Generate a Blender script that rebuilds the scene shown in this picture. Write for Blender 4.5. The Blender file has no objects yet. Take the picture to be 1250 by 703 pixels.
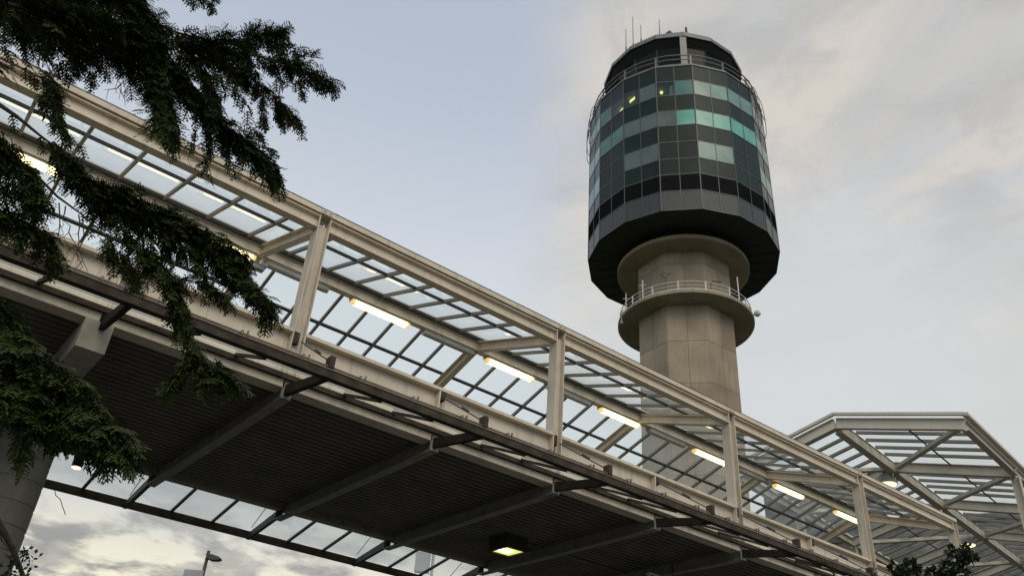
import bpy, math, random
from mathutils import Vector, Matrix
R = math.radians
random.seed(7)
scene = bpy.context.scene
col = scene.collection

# ------------------------------------------------------------------ camera
FPX = 1031.17
CR = Vector((0.76921771, -0.63590127, 0.06271918))
CU = Vector((-0.38473942, -0.38254849, 0.84001919))
CF = Vector((0.51017614, 0.67028817, 0.53891936))
EYE = Vector((0, 0, 1.6))
cam = bpy.data.cameras.new('camera')
co = bpy.data.objects.new('camera', cam)
col.objects.link(co)
m = Matrix((CR, CU, -CF)).transposed().to_4x4()
m.translation = EYE
co.matrix_world = m
cam.sensor_width = 36.0
cam.lens = FPX / 1250 * 36.0
cam.clip_end = 3000
cam.clip_start = 0.05
scene.camera = co

def ray(x, y):
    return CF + CR * ((x - 625) / FPX) - CU * ((y - 351.5) / FPX)

def at(x, y, dist):
    """surveyed point: pixel direction at a horizontal distance"""
    d = ray(x, y)
    return EYE + d * (dist / math.hypot(d.x, d.y))

# ------------------------------------------------------------------ materials
def mat(name, colr, rough=0.6, metal=0.0, var=0.12, scale=3.0, stain=0.0, stain_col=(0.06, 0.045, 0.03),
        island=0.0, bump=0.0, spec=0.5, streak=(1, 1, 0.15)):
    M = bpy.data.materials.new(name)
    M.use_nodes = True
    nt = M.node_tree
    N, L = nt.nodes, nt.links
    b = N['Principled BSDF']
    b.inputs['Roughness'].default_value = rough
    b.inputs['Metallic'].default_value = metal
    b.inputs['Specular IOR Level'].default_value = spec
    tc = N.new('ShaderNodeTexCoord')
    nz = N.new('ShaderNodeTexNoise')
    nz.inputs['Scale'].default_value = scale
    nz.inputs['Detail'].default_value = 6
    L.new(tc.outputs['Object'], nz.inputs['Vector'])
    mr = N.new('ShaderNodeMapRange')
    mr.inputs['From Min'].default_value = 0.3
    mr.inputs['From Max'].default_value = 0.7
    mr.inputs['To Min'].default_value = 1 - var
    mr.inputs['To Max'].default_value = 1 + var
    L.new(nz.outputs['Fac'], mr.inputs['Value'])
    mul = N.new('ShaderNodeVectorMath')
    mul.operation = 'SCALE'
    mul.inputs[0].default_value = colr
    L.new(mr.outputs[0], mul.inputs['Scale'])
    out = mul.outputs[0]
    if island:
        g = N.new('ShaderNodeNewGeometry')
        m2 = N.new('ShaderNodeMapRange')
        m2.inputs['To Min'].default_value = 1 - island
        m2.inputs['To Max'].default_value = 1 + island
        L.new(g.outputs['Random Per Island'], m2.inputs['Value'])
        s = N.new('ShaderNodeVectorMath')
        s.operation = 'SCALE'
        L.new(out, s.inputs[0])
        L.new(m2.outputs[0], s.inputs['Scale'])
        out = s.outputs[0]
    if stain:
        mp = N.new('ShaderNodeMapping')
        mp.inputs['Scale'].default_value = streak
        L.new(tc.outputs['Object'], mp.inputs['Vector'])
        n2 = N.new('ShaderNodeTexNoise')
        n2.inputs['Scale'].default_value = 9
        n2.inputs['Detail'].default_value = 8
        n2.inputs['Roughness'].default_value = 0.65
        L.new(mp.outputs[0], n2.inputs['Vector'])
        rp = N.new('ShaderNodeMapRange')
        rp.inputs['From Min'].default_value = 0.52
        rp.inputs['From Max'].default_value = 0.74
        rp.inputs['To Max'].default_value = stain
        L.new(n2.outputs['Fac'], rp.inputs['Value'])
        mx = N.new('ShaderNodeMix')
        mx.data_type = 'RGBA'
        L.new(rp.outputs[0], mx.inputs['Factor'])
        L.new(out, mx.inputs['A'])
        mx.inputs['B'].default_value = (*stain_col, 1)
        out = mx.outputs['Result']
    L.new(out, b.inputs['Base Color'])
    if bump:
        n3 = N.new('ShaderNodeTexNoise')
        n3.inputs['Scale'].default_value = 40
        n3.inputs['Detail'].default_value = 5
        L.new(tc.outputs['Object'], n3.inputs['Vector'])
        bp = N.new('ShaderNodeBump')
        bp.inputs['Strength'].default_value = bump
        bp.inputs['Distance'].default_value = 0.02
        L.new(n3.outputs['Fac'], bp.inputs['Height'])
        L.new(bp.outputs[0], b.inputs['Normal'])
    return M

def emit(name, colr, strength):
    M = bpy.data.materials.new(name)
    M.use_nodes = True
    b = M.node_tree.nodes['Principled BSDF']
    b.inputs['Base Color'].default_value = (0.8, 0.78, 0.7, 1)
    b.inputs['Emission Color'].default_value = (*colr, 1)
    b.inputs['Emission Strength'].default_value = strength
    return M

def glass(name, tint, milk, milk_col, rough=0.02, ior=1.45, dirt=0.12):
    """thin sheet of glass: clear + a little dusty film + mirror reflection"""
    M = bpy.data.materials.new(name)
    M.use_nodes = True
    nt = M.node_tree
    N, L = nt.nodes, nt.links
    N.remove(N['Principled BSDF'])
    o = N['Material Output']
    tr = N.new('ShaderNodeBsdfTransparent')
    tr.inputs['Color'].default_value = (*tint, 1)
    df = N.new('ShaderNodeBsdfDiffuse')
    df.inputs['Color'].default_value = (*milk_col, 1)
    tl = N.new('ShaderNodeBsdfTranslucent')
    tl.inputs['Color'].default_value = (*milk_col, 1)
    md = N.new('ShaderNodeMixShader')
    md.inputs[0].default_value = 0.93
    L.new(df.outputs[0], md.inputs[1])
    L.new(tl.outputs[0], md.inputs[2])
    tc = N.new('ShaderNodeTexCoord')
    nz = N.new('ShaderNodeTexNoise')
    nz.inputs['Scale'].default_value = 1.1
    nz.inputs['Detail'].default_value = 4
    nz.inputs['Roughness'].default_value = 0.5
    L.new(tc.outputs['Object'], nz.inputs['Vector'])
    mr = N.new('ShaderNodeMapRange')
    mr.inputs['From Min'].default_value = 0.35
    mr.inputs['From Max'].default_value = 0.75
    mr.inputs['To Min'].default_value = max(0.0, milk - dirt)
    mr.inputs['To Max'].default_value = milk + dirt
    L.new(nz.outputs['Fac'], mr.inputs['Value'])
    m1 = N.new('ShaderNodeMixShader')
    L.new(mr.outputs[0], m1.inputs[0])
    L.new(tr.outputs[0], m1.inputs[1])
    L.new(md.outputs[0], m1.inputs[2])
    gl = N.new('ShaderNodeBsdfGlossy')
    gl.inputs['Roughness'].default_value = rough
    gl.inputs['Color'].default_value = (0.9, 0.95, 0.95, 1)
    fr = N.new('ShaderNodeFresnel')
    fr.inputs['IOR'].default_value = ior
    g = N.new('ShaderNodeNewGeometry')
    # keep the outside-to-inside index for both faces of the sheet
    inv = N.new('ShaderNodeMix')
    inv.data_type = 'FLOAT'
    L.new(g.outputs['Backfacing'], inv.inputs['Factor'])
    inv.inputs['A'].default_value = ior
    inv.inputs['B'].default_value = 1.0 / ior
    L.new(inv.outputs['Result'], fr.inputs['IOR'])
    m2 = N.new('ShaderNodeMixShader')
    L.new(fr.outputs[0], m2.inputs[0])
    L.new(m1.outputs[0], m2.inputs[1])
    L.new(gl.outputs[0], m2.inputs[2])
    L.new(m2.outputs[0], o.inputs['Surface'])
    return M

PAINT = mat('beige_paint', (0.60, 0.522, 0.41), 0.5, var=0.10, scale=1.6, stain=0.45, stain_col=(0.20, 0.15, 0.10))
PAINT_POST = mat('beige_paint_post', (0.545, 0.485, 0.395), 0.55, var=0.12, scale=2.5, stain=0.55, stain_col=(0.17, 0.12, 0.08), streak=(1.5, 1.5, 0.12))
PAINT_BAR = mat('grey_beige_bar', (0.18, 0.17, 0.15), 0.5, var=0.1)
GASKET = mat('black_gasket', (0.03, 0.03, 0.03), 0.5)
BROWN = mat('brown_rust', (0.052, 0.041, 0.031), 0.8, spec=0.2, var=0.45, scale=6, stain=0.6, stain_col=(0.06, 0.036, 0.022), streak=(1, 1, 1))
DARKBROWN = mat('dark_brown_steel', (0.024, 0.018, 0.013), 0.8, spec=.2, var=.4, scale=6)
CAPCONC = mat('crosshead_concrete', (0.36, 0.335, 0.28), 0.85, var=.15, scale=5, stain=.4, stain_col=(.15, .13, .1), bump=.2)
RIBSHADE = mat('rib_recess_shade', (0.030, 0.028, 0.023), 0.8, var=.3)  # shade between the deck ribs, put into the colour
CONDUIT = mat('conduit', (0.20, 0.165, 0.125), 0.6, var=.25)
DARKSTEEL = mat('dark_steel', (0.05, 0.045, 0.04), 0.6, var=0.25)
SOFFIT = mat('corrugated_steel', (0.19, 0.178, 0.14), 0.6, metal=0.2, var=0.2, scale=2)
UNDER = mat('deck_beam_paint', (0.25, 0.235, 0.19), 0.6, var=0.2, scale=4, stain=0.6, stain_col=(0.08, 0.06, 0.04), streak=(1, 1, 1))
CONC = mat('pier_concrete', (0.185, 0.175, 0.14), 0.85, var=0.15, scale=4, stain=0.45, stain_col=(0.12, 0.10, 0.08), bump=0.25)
CONC_T = mat('tower_concrete', (0.285, 0.235, 0.168), 0.85, var=0.20, scale=0.6, stain=0.60, stain_col=(0.16, 0.125, 0.085), island=0.10, bump=0.1, streak=(0.35, 0.35, 0.05))
JOINT = mat('tower_joint', (0.12, 0.10, 0.08), 0.9)
WHITE = mat('white_rail_paint', (0.56, 0.55, 0.51), 0.5, var=0.05)
GREYPAINT = mat('grey_canopy_paint', (0.50, 0.46, 0.39), 0.55, var=0.08, scale=1.0, stain=0.3, stain_col=(0.2, 0.17, 0.13))
ROOFGLASS = glass('roof_glass', (0.95, 0.985, 0.97), 0.15, (0.94, 0.97, 0.94), ior=1.4, dirt=.06)
ROOFGLASS_B = glass('roof_glass_dusty', (0.93, 0.96, 0.94), 0.10, (0.70, 0.74, 0.71), ior=1.13)
CANOPYGLASS = glass('canopy_glass', (0.94, 0.96, 0.94), 0.40, (0.9, 0.92, 0.88), ior=1.12)
LAMP = emit('lit_tube_cover', (1.0, 0.80, 0.40), 2.6)
LAMP_END = emit('lit_tube_end', (1.0, 0.62, 0.15), 0.75)
DOME = emit('dome_lens', (1.0, .95, .55), 1.5)
BULB = emit('bulb', (1.0, 1.0, .6), 1.6)
LAMP_OFF = mat('unlit_tube_cover', (0.42, 0.41, 0.38), 0.35)
HOUSING = mat('lamp_housing', (0.40, 0.38, 0.33), 0.5)
FLOOD = emit('downlight_lens', (0.80, 0.86, 0.22), 1.0)
SPOTLENS = emit('spot_lens', (1.0, 0.72, 0.36), 3.5)
BLACKBOX = mat('black_box', (0.035, 0.033, 0.028), 0.6)
SPANDREL = mat('spandrel_glass', (0.011, 0.022, 0.018), 0.22, var=0.25, scale=0.5, spec=0.14)
LOUVRE = mat('louvre_panel', (0.012, 0.014, 0.014), 0.7, var=0.1, spec=0.1)
BASEPANEL = mat('base_panel', (0.042, 0.048, 0.045), 0.35, var=0.15, spec=.3)
MULLION = mat('tower_mullion', (0.055, 0.065, 0.065), 0.4)
DRUMDARK = mat('drum_soffit', (0.020, 0.021, 0.020), 0.7)
CABGLASS = mat('cab_glass', (0.010, 0.012, 0.012), 0.15, spec=0.1)
CABDARK = mat('cab_soffit', (0.022, 0.028, 0.028), 0.6)
FASCIA = mat('roof_fascia_metal', (0.15, 0.15, 0.145), 0.45, metal=0.2)
WIN = [mat('window_glass_teal', (0.055, 0.155, 0.135), 0.12, spec=0.5, island=0.15, var=0.22, scale=.7),
       mat('window_glass_grey', (0.075, 0.105, 0.098), 0.12, spec=0.5, island=0.15, var=0.22, scale=.7),
       mat('window_glass_bright', (0.11, 0.36, 0.29), 0.12, spec=0.5, island=0.12, var=0.20, scale=.7),
       mat('window_glass_pale', (0.15, 0.27, 0.235), 0.12, spec=0.5, island=0.12, var=0.20, scale=.7)]
WARMROOM = emit('room_lamp', (1.0, 0.78, 0.25), 3.0)
CURTAIN = mat('curtain', (0.55, 0.62, 0.6), 0.8)
BARK = mat('bark', (0.035, 0.027, 0.02), 0.95, var=0.35, scale=12, bump=0.6)
def leafmat(name, c1, c2):
    M = bpy.data.materials.new(name)
    M.use_nodes = True
    nt = M.node_tree
    N, L = nt.nodes, nt.links
    b = N['Principled BSDF']
    b.inputs['Roughness'].default_value = 0.6
    b.inputs['Specular IOR Level'].default_value = 0.25
    g = N.new('ShaderNodeNewGeometry')
    mx = N.new('ShaderNodeMix')
    mx.data_type = 'RGBA'
    L.new(g.outputs['Random Per Island'], mx.inputs['Factor'])
    mx.inputs['A'].default_value = (*c1, 1)
    mx.inputs['B'].default_value = (*c2, 1)
    L.new(mx.outputs['Result'], b.inputs['Base Color'])
    tl = N.new('ShaderNodeBsdfTranslucent')
    L.new(mx.outputs['Result'], tl.inputs['Color'])
    ms = N.new('ShaderNodeMixShader')
    ms.inputs[0].default_value = 0.12
    L.new(b.outputs[0], ms.inputs[1])
    L.new(tl.outputs[0], ms.inputs[2])
    L.new(ms.outputs[0], N['Material Output'].inputs['Surface'])
    return M
NEEDLE = leafmat('conifer_needles', (0.012, 0.020, 0.004), (0.055, 0.074, 0.014))
LEAF = leafmat('broad_leaf', (0.012, 0.020, 0.008), (0.030, 0.045, 0.014))
ASPHALT = mat('asphalt', (0.05, 0.05, 0.05), 0.9, var=0.25, scale=2, bump=0.3)
PAVE = mat('paving', (0.10, 0.095, 0.085), 0.9, var=0.15, scale=3)
GRASS = mat('ground_grass', (0.05, 0.065, 0.03), 0.95, var=0.3, scale=1)
LINE = mat('road_paint', (0.7, 0.7, 0.68), 0.7)
BLDG = mat('terminal_cladding', (0.085, 0.088, 0.08), 0.7, var=0.08)
BLDGWIN = mat('terminal_glass', (0.05, 0.06, 0.06), 0.15)
SIGNGREY = mat('sign_back_grey', (0.30, 0.31, 0.31), 0.5, var=0.08)

# ------------------------------------------------------------------ mesh builder
class MB:
    def __init__(s):
        s.v, s.f, s.mi = [], [], []
    def face(s, pts, mi=0):
        n = len(s.v)
        s.v += [tuple(p) for p in pts]
        s.f.append(tuple(range(n, n + len(pts))))
        s.mi.append(mi)
    def hexa(s, c, mi=0):
        """8 corners: bottom 0-3 ccw, top 4-7"""
        n = len(s.v)
        s.v += [tuple(p) for p in c]
        for q in ((3, 2, 1, 0), (4, 5, 6, 7), (0, 1, 5, 4), (1, 2, 6, 5), (2, 3, 7, 6), (3, 0, 4, 7)):
            s.f.append(tuple(n + i for i in q))
            s.mi.append(mi)
        return s
    def box(s, a, b, mi=0):
        x0, y0, z0 = a
        x1, y1, z1 = b
        return s.hexa([(x0, y0, z0), (x1, y0, z0), (x1, y1, z0), (x0, y1, z0), (x0, y0, z1), (x1, y0, z1), (x1, y1, z1), (x0, y1, z1)], mi)
    def bar(s, p, q, side, w, h, up=None, off=0.0, mi=0):
        """rectangular bar from p to q; side = width direction"""
        p, q = Vector(p), Vector(q)
        d = (q - p).normalized()
        sd = Vector(side)
        sd = (sd - d * sd.dot(d)).normalized()
        up = sd.cross(d) if up is None else Vector(up)
        if up.z < 0 and abs(up.z) > 1e-6:
            up = -up
        a, b = sd * (w / 2), up * (h / 2)
        o = up * off
        c = []
        for zz in (-b, b):
            c += [p - a + zz + o, p + a + zz + o, q + a + zz + o, q - a + zz + o]
        return s.hexa(c, mi)
    def prism(s, prof, p, q, ax, ay, mi=0, caps=True):
        """extrude 2D profile (list of (a,b)) along p->q with axes ax, ay"""
        p, q, ax, ay = Vector(p), Vector(q), Vector(ax), Vector(ay)
        n = len(s.v)
        k = len(prof)
        for o in (p, q):
            s.v += [tuple(o + ax * a + ay * b) for a, b in prof]
        for i in range(k):
            j = (i + 1) % k
            s.f.append((n + i, n + j, n + k + j, n + k + i))
            s.mi.append(mi)
        if caps:
            s.f.append(tuple(n + i for i in reversed(range(k))))
            s.f.append(tuple(n + k + i for i in range(k)))
            s.mi += [mi, mi]
        return s
    def ibeam(s, p, q, side, h, w, tf=0.018, tw=0.014, mi=0, top=False):
        """I section; p,q on the section centre; side = flange direction"""
        p, q = Vector(p), Vector(q)
        d = (q - p).normalized()
        sd = Vector(side)
        sd = (sd - d * sd.dot(d)).normalized()
        up = sd.cross(d)
        if up.z < -1e-6 or (abs(up.z) < 1e-6 and up.y < 0):
            up = -up
        a, b = w / 2, h / 2
        prof = [(-a, -b), (a, -b), (a, -b + tf), (tw / 2, -b + tf), (tw / 2, b - tf), (a, b - tf), (a, b), (-a, b), (-a, b - tf), (-tw / 2, b - tf), (-tw / 2, -b + tf), (-a, -b + tf)]
        n = len(s.v)
        for o in (p, q):
            s.v += [tuple(o + sd * x + up * y) for x, y in prof]
        k = 12
        for i in range(k):
            j = (i + 1) % k
            s.f.append((n + i, n + j, n + k + j, n + k + i))
            s.mi.append(mi)
        for base in (n, n + k):
            for qd in ((0, 1, 2, 11), (11, 2, 3, 10), (10, 3, 4, 9), (9, 4, 5, 8), (8, 5, 6, 7)):
                s.f.append(tuple(base + i for i in qd))
                s.mi.append(mi)
        return s
    def tube(s, pts, r, n=6, mi=0):
        pts = [Vector(p) for p in pts]
        rs = r if isinstance(r, (list, tuple)) else [r] * len(pts)
        base = len(s.v)
        for i, p in enumerate(pts):
            d = (pts[min(i + 1, len(pts) - 1)] - pts[max(i - 1, 0)]).normalized()
            a = d.cross(Vector((0.31, 0.17, 0.93)))
            if a.length < 1e-3:
                a = d.cross(Vector((1, 0, 0)))
            a.normalize()
            b = d.cross(a)
            for k in range(n):
                t = 2 * math.pi * k / n
                s.v.append(tuple(p + (a * math.cos(t) + b * math.sin(t)) * rs[i]))
        for i in range(len(pts) - 1):
            for k in range(n):
                j = (k + 1) % n
                s.f.append((base + i * n + k, base + i * n + j, base + (i + 1) * n + j, base + (i + 1) * n + k))
                s.mi.append(mi)
        s.f.append(tuple(base + k for k in reversed(range(n))))
        e = base + (len(pts) - 1) * n
        s.f.append(tuple(e + k for k in range(n)))
        s.mi += [mi, mi]
        return s
    def lathe(s, c, prof, n=32, mi=0, phase=0.0, close=True):
        """prof: list of (radius, z)"""
        cx, cy = c[0], c[1]
        base = len(s.v)
        for r, z in prof:
            for k in range(n):
                t = phase + 2 * math.pi * k / n
                s.v.append((cx + r * math.cos(t), cy + r * math.sin(t), z))
        for i in range(len(prof) - 1):
            for k in range(n):
                j = (k + 1) % n
                s.f.append((base + i * n + k, base + i * n + j, base + (i + 1) * n + j, base + (i + 1) * n + k))
                s.mi.append(mi)
        if close:
            s.f.append(tuple(base + k for k in reversed(range(n))))
            e = base + (len(prof) - 1) * n
            s.f.append(tuple(e + k for k in range(n)))
            s.mi += [mi, mi]
        return s
    def build(s, name, mats, parent=None, smooth=False, bevel=0.0):
        me = bpy.data.meshes.new(name)
        me.from_pydata(s.v, [], s.f)
        mats = mats if isinstance(mats, (list, tuple)) else [mats]
        for mm in mats:
            me.materials.append(mm)
        me.polygons.foreach_set('material_index', s.mi)
        if smooth:
            me.polygons.foreach_set('use_smooth', [True] * len(s.f))
        me.update()
        o = bpy.data.objects.new(name, me)
        col.objects.link(o)
        if parent:
            o.parent = parent
            o.matrix_parent_inverse = world_of(parent).inverted()
        if bevel:
            bv = o.modifiers.new('bevel', 'BEVEL')
            bv.width = bevel
            bv.segments = 2
            bv.limit_method = 'ANGLE'
        return o

def world_of(o):
    M = o.matrix_basis.copy()
    if o.parent:
        M = world_of(o.parent) @ o.matrix_parent_inverse @ M
    return M

def tag(o, label=None, cat=None, group=None, kind=None):
    if label: o['label'] = label
    if cat: o['category'] = cat
    if group: o['group'] = group
    if kind: o['kind'] = kind
    return o

def thing(name, label, cat, loc=(0, 0, 0), group=None):
    o = bpy.data.objects.new(name, None)
    o.location = loc
    o.empty_display_size = 0.2
    col.objects.link(o)
    return tag(o, label, cat, group)

def copy_tree(o, parent=None):
    c = o.copy()
    col.objects.link(c)
    if parent:
        c.parent = parent
        c.matrix_parent_inverse = o.matrix_parent_inverse.copy()
    for ch in o.children:
        copy_tree(ch, c)
    return c

# ------------------------------------------------------------------ the setting
g = MB()
S_ = 900
g.face([(-S_, -S_, 0), (S_, -S_, 0), (S_, S_, 0), (-S_, S_, 0)])
tag(g.build('ground', GRASS), kind='structure')
g = MB()
g.face([(-300, 9.0, .004), (300, 9.0, .004), (300, 24, .004), (-300, 24, .004)])
tag(g.build('road', ASPHALT), kind='structure')
g = MB()
for k in range(-40, 41):
    g.face([(k * 6, 16.4, .008), (k * 6 + 3, 16.4, .008), (k * 6 + 3, 16.55, .008), (k * 6, 16.55, .008)])
tag(g.build('road_markings', LINE), kind='structure')
g = MB()
g.box((-300, -6, -0.2), (300, 8.85, 0.004))
g.box((-300, 8.85, -0.2), (300, 9.0, 0.13))
tag(g.build('pavement', PAVE), kind='structure')

# ------------------------------------------------------------------ footbridge
U0, SP = 3.94, 4.8
VF, VR, VM = 9.92, 15.0, 12.55
UEND = 22.93
UST = U0 - 3 * SP
posts_u = [U0 + SP * t for t in (-3, -2, -1, 0, 1, 2, 3)] + [22.84]
half_u = [U0 + SP * .5 * k for k in range(-6, 8)]          # deck bays
X = Vector((1, 0, 0)); Y = Vector((0, 1, 0)); Zv = Vector((0, 0, 1))
bridge = thing('footbridge', 'long beige steel covered footbridge with glass gabled roof running above the viewer', 'footbridge', (U0, VM, 0))

# posts: H sections, flanges square to the bridge
for v0, face in ((VF, -1), (VR, 1)):
    for u in posts_u:
        b = MB()
        y0, y1 = (v0, v0 + 0.20) if face < 0 else (v0 - 0.20, v0)
        for sx in (-1, 1):
            b.box((u + sx * .09 - .009, y0, 6.46), (u + sx * .09 + .009, y1, 9.20))
        b.box((u - .081, (y0 + y1) / 2 - .008, 6.46), (u + .081, (y0 + y1) / 2 + .008, 9.08))
        if face < 0:
            for dz in (9.02, 9.10):       # bolts on the flange
                b.box((u + .099, y0 + .03, dz - .015), (u + .112, y0 + .06, dz + .015))
            b.box((u - .07, y0 + .03, 7.02), (u + .02, y0 + .09, 7.2), 1)
        b.build('post', [PAINT_POST, BROWN], bridge)

def bay_ranges(us, gap):
    return [(a + gap, b - gap) for a, b in zip(us[:-1], us[1:])]

# eave beams between posts, gutter on top
b = MB()
for a, c in bay_ranges(posts_u, .10):
    b.ibeam((a, VF + .075, 9.07), (c, VF + .075, 9.07), Y, .22, .15, .014, .012)
b.build('eave_beam', PAINT, bridge)
b = MB()
for a, c in bay_ranges(posts_u, .10):
    b.ibeam((a, VR - .075, 9.07), (c, VR - .075, 9.07), Y, .22, .15, .014, .012)
b.build('eave_beam', PAINT, bridge)
for y0, y1 in ((VF - .02, VF + .20), (VR - .20, VR + .02)):
    b = MB()
    us = [p for p in posts_u]
    us[-1] = UEND
    for a, c in zip(us[:-1], us[1:]):
        b.box((a + .004, y0, 9.212), (c - .004, y1, 9.305))
    k = us[0] + .4
    while k < UEND:                                # fixing clips along the gutter's top
        b.box((k, y0 + .02, 9.306), (k + .035, y0 + .06, 9.335), 1)
        k += .745
    b.box((us[0], y0 - .004, 9.299), (UEND, y0 + .02, 9.312), 1)
    b.build('gutter', [PAINT, DARKSTEEL], bridge)

# ridge beam + rafters
ZR = 9.96                    # underside of the glass bars at the ridge
b = MB()
b.ibeam((UST, VM, 9.87), (UEND, VM, 9.87), Y, .19, .15, .016, .014)
b.box((UST, VM - .055, 9.79), (UEND, VM + .055, 9.95))
b.build('ridge_beam', PAINT, bridge)
def slope_pt(u, s, side, dz=0):
    """s 0 at eave ... 1 at ridge on the glass underside"""
    ye = VF + .16 if side < 0 else VR - .16
    return Vector((u, ye + (VM - ye) * s, 9.21 + (ZR + .05 - 9.21) * s + dz))
for u in posts_u:
    for side in (-1, 1):
        b = MB()
        p = slope_pt(u, 0.0, side, -.135)
        q = slope_pt(u, .965, side, -.135)
        b.ibeam(p, q, X, .20, .13, .014, .012)
        d = (q - p).normalized()
        b.build('rafter', PAINT, bridge)

# glazing, one sheet of panes per slope and bay, bars on its underside
bars = []
u = -.10
lst = [-.10, .65, 1.39, 2.13, 2.87, 3.62, 4.4, 5.15, 5.76, 6.38, 6.98, 7.6]
k = -.85
pre = []
while k > UST:
    pre.append(k); k -= .745
bars = sorted(pre) + lst
k = 8.2
while k < UEND:
    bars.append(k); k += .686
for i, (a, c) in enumerate(zip(posts_u[:-1], posts_u[1:])):
    if i == len(posts_u) - 2: c = UEND
    for side in (-1, 1):
        g = MB()
        # one quad per pane so that every pane is its own sheet with a slightly different set
        us = [a] + [x for x in bars if a + .05 < x < c - .05] + [c]
        for ua, uc in zip(us[:-1], us[1:]):
            MU = .452 if side < 0 else .52
            for s0, s1 in ((0.0, MU), (MU, .985)):
                j = [random.uniform(-.0008, .0008) for _ in range(4)]
                g.face([slope_pt(ua, s0, side, .062 + j[0]), slope_pt(uc, s0, side, .062 + j[1]), slope_pt(uc, s1, side, .062 + j[2]), slope_pt(ua, s1, side, .062 + j[3])])
        go = g.build('roof_glazing', ROOFGLASS, bridge)
        b = MB()
        for x in [x for x in bars if a <= x < c]:
            b.bar(slope_pt(x, 0.0, side), slope_pt(x, .97, side), X, .05, .06, off=.022)
        for s in (MU, MU - .015):
            b.bar(slope_pt(a, s, side, .03), slope_pt(c, s, side, .03), slope_pt(0, 1, side) - slope_pt(0, 0, side), .018, .045, mi=1)
        for s in (.955, .93, .985):
            b.bar(slope_pt(a, s, side, .02), slope_pt(c, s, side, .02), slope_pt(0, 1, side) - slope_pt(0, 0, side), .022, .05, mi=1)
        b.build('glazing_bars', [PAINT_BAR, GASKET], go)
b = MB()
b.box((UST, VM - .09, ZR + .105), (UEND, VM + .09, ZR + .135))
b.build('ridge_cap', PAINT, bridge)

# main girders (lower), stiffeners at the half bays
for yw, out in ((VF + .13, -1), (VR - .13, 1)):
    b = MB()
    for a, c in bay_ranges(posts_u, .101):
        b.ibeam((a, yw, 6.835), (c, yw, 6.835), Y, .77, .25, .05, .02)
    b.build('main_girder', PAINT, bridge)
    for u in half_u[1::2]:
        b = MB()
        b.box((u - .012, yw - .12 if out < 0 else yw + .012, 6.505), (u + .012, yw - .012 if out < 0 else yw + .12, 7.165))
        b.box((u + .014, yw - .12 if out < 0 else yw + .02, 7.02), (u + .10, yw - .02 if out < 0 else yw + .12, 7.16), 1)
        b.build('stiffener', [PAINT, BROWN], bridge)

# deck: edge beams, corrugated soffit, cross beams
ZS = 6.45
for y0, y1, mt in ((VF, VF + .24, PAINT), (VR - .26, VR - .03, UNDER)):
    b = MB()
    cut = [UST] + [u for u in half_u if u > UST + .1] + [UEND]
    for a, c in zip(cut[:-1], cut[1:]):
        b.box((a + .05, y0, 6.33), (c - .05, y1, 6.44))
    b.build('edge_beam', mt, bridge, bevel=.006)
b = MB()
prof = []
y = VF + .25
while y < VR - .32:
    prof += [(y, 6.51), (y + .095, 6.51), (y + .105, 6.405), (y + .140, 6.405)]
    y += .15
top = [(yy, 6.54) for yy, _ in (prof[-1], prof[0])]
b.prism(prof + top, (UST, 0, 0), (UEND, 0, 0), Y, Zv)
for i in range(0, len(prof), 4): b.mi[i] = 1  # recess faces painted dark to deepen the shade between ribs
b.build('corrugated_soffit', [SOFFIT, RIBSHADE], bridge)
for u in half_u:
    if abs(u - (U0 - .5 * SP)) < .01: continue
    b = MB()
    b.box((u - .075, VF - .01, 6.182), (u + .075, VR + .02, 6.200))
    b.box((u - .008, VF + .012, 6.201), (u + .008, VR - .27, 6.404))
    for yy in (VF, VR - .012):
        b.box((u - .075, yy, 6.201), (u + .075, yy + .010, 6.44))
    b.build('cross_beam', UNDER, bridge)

b = MB()
b.tube([(10.54, 12.95, 6.385), (14.2, 12.95, 6.385), (14.25, 12.9, 6.385), (14.25, 11.0, 6.385)], .018, 6)
for x in (11.3, 12.1, 12.9, 13.7): b.box((x, 12.91, 6.36), (x + .03, 12.99, 6.404))
b.build('conduit', CONDUIT, bridge)
for u in posts_u[1:-1]:
    b = MB()
    b.box((u - .09, VF - .028, 9.222), (u + .09, VF - .0205, 9.292))
    for dx in (-.06, -.03, .03, .06):
        b.box((u + dx - .008, VF - .034, 9.25), (u + dx + .008, VF - .029, 9.266), 1)
    b.build('splice_plate', [PAINT, DARKSTEEL], bridge)
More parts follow.
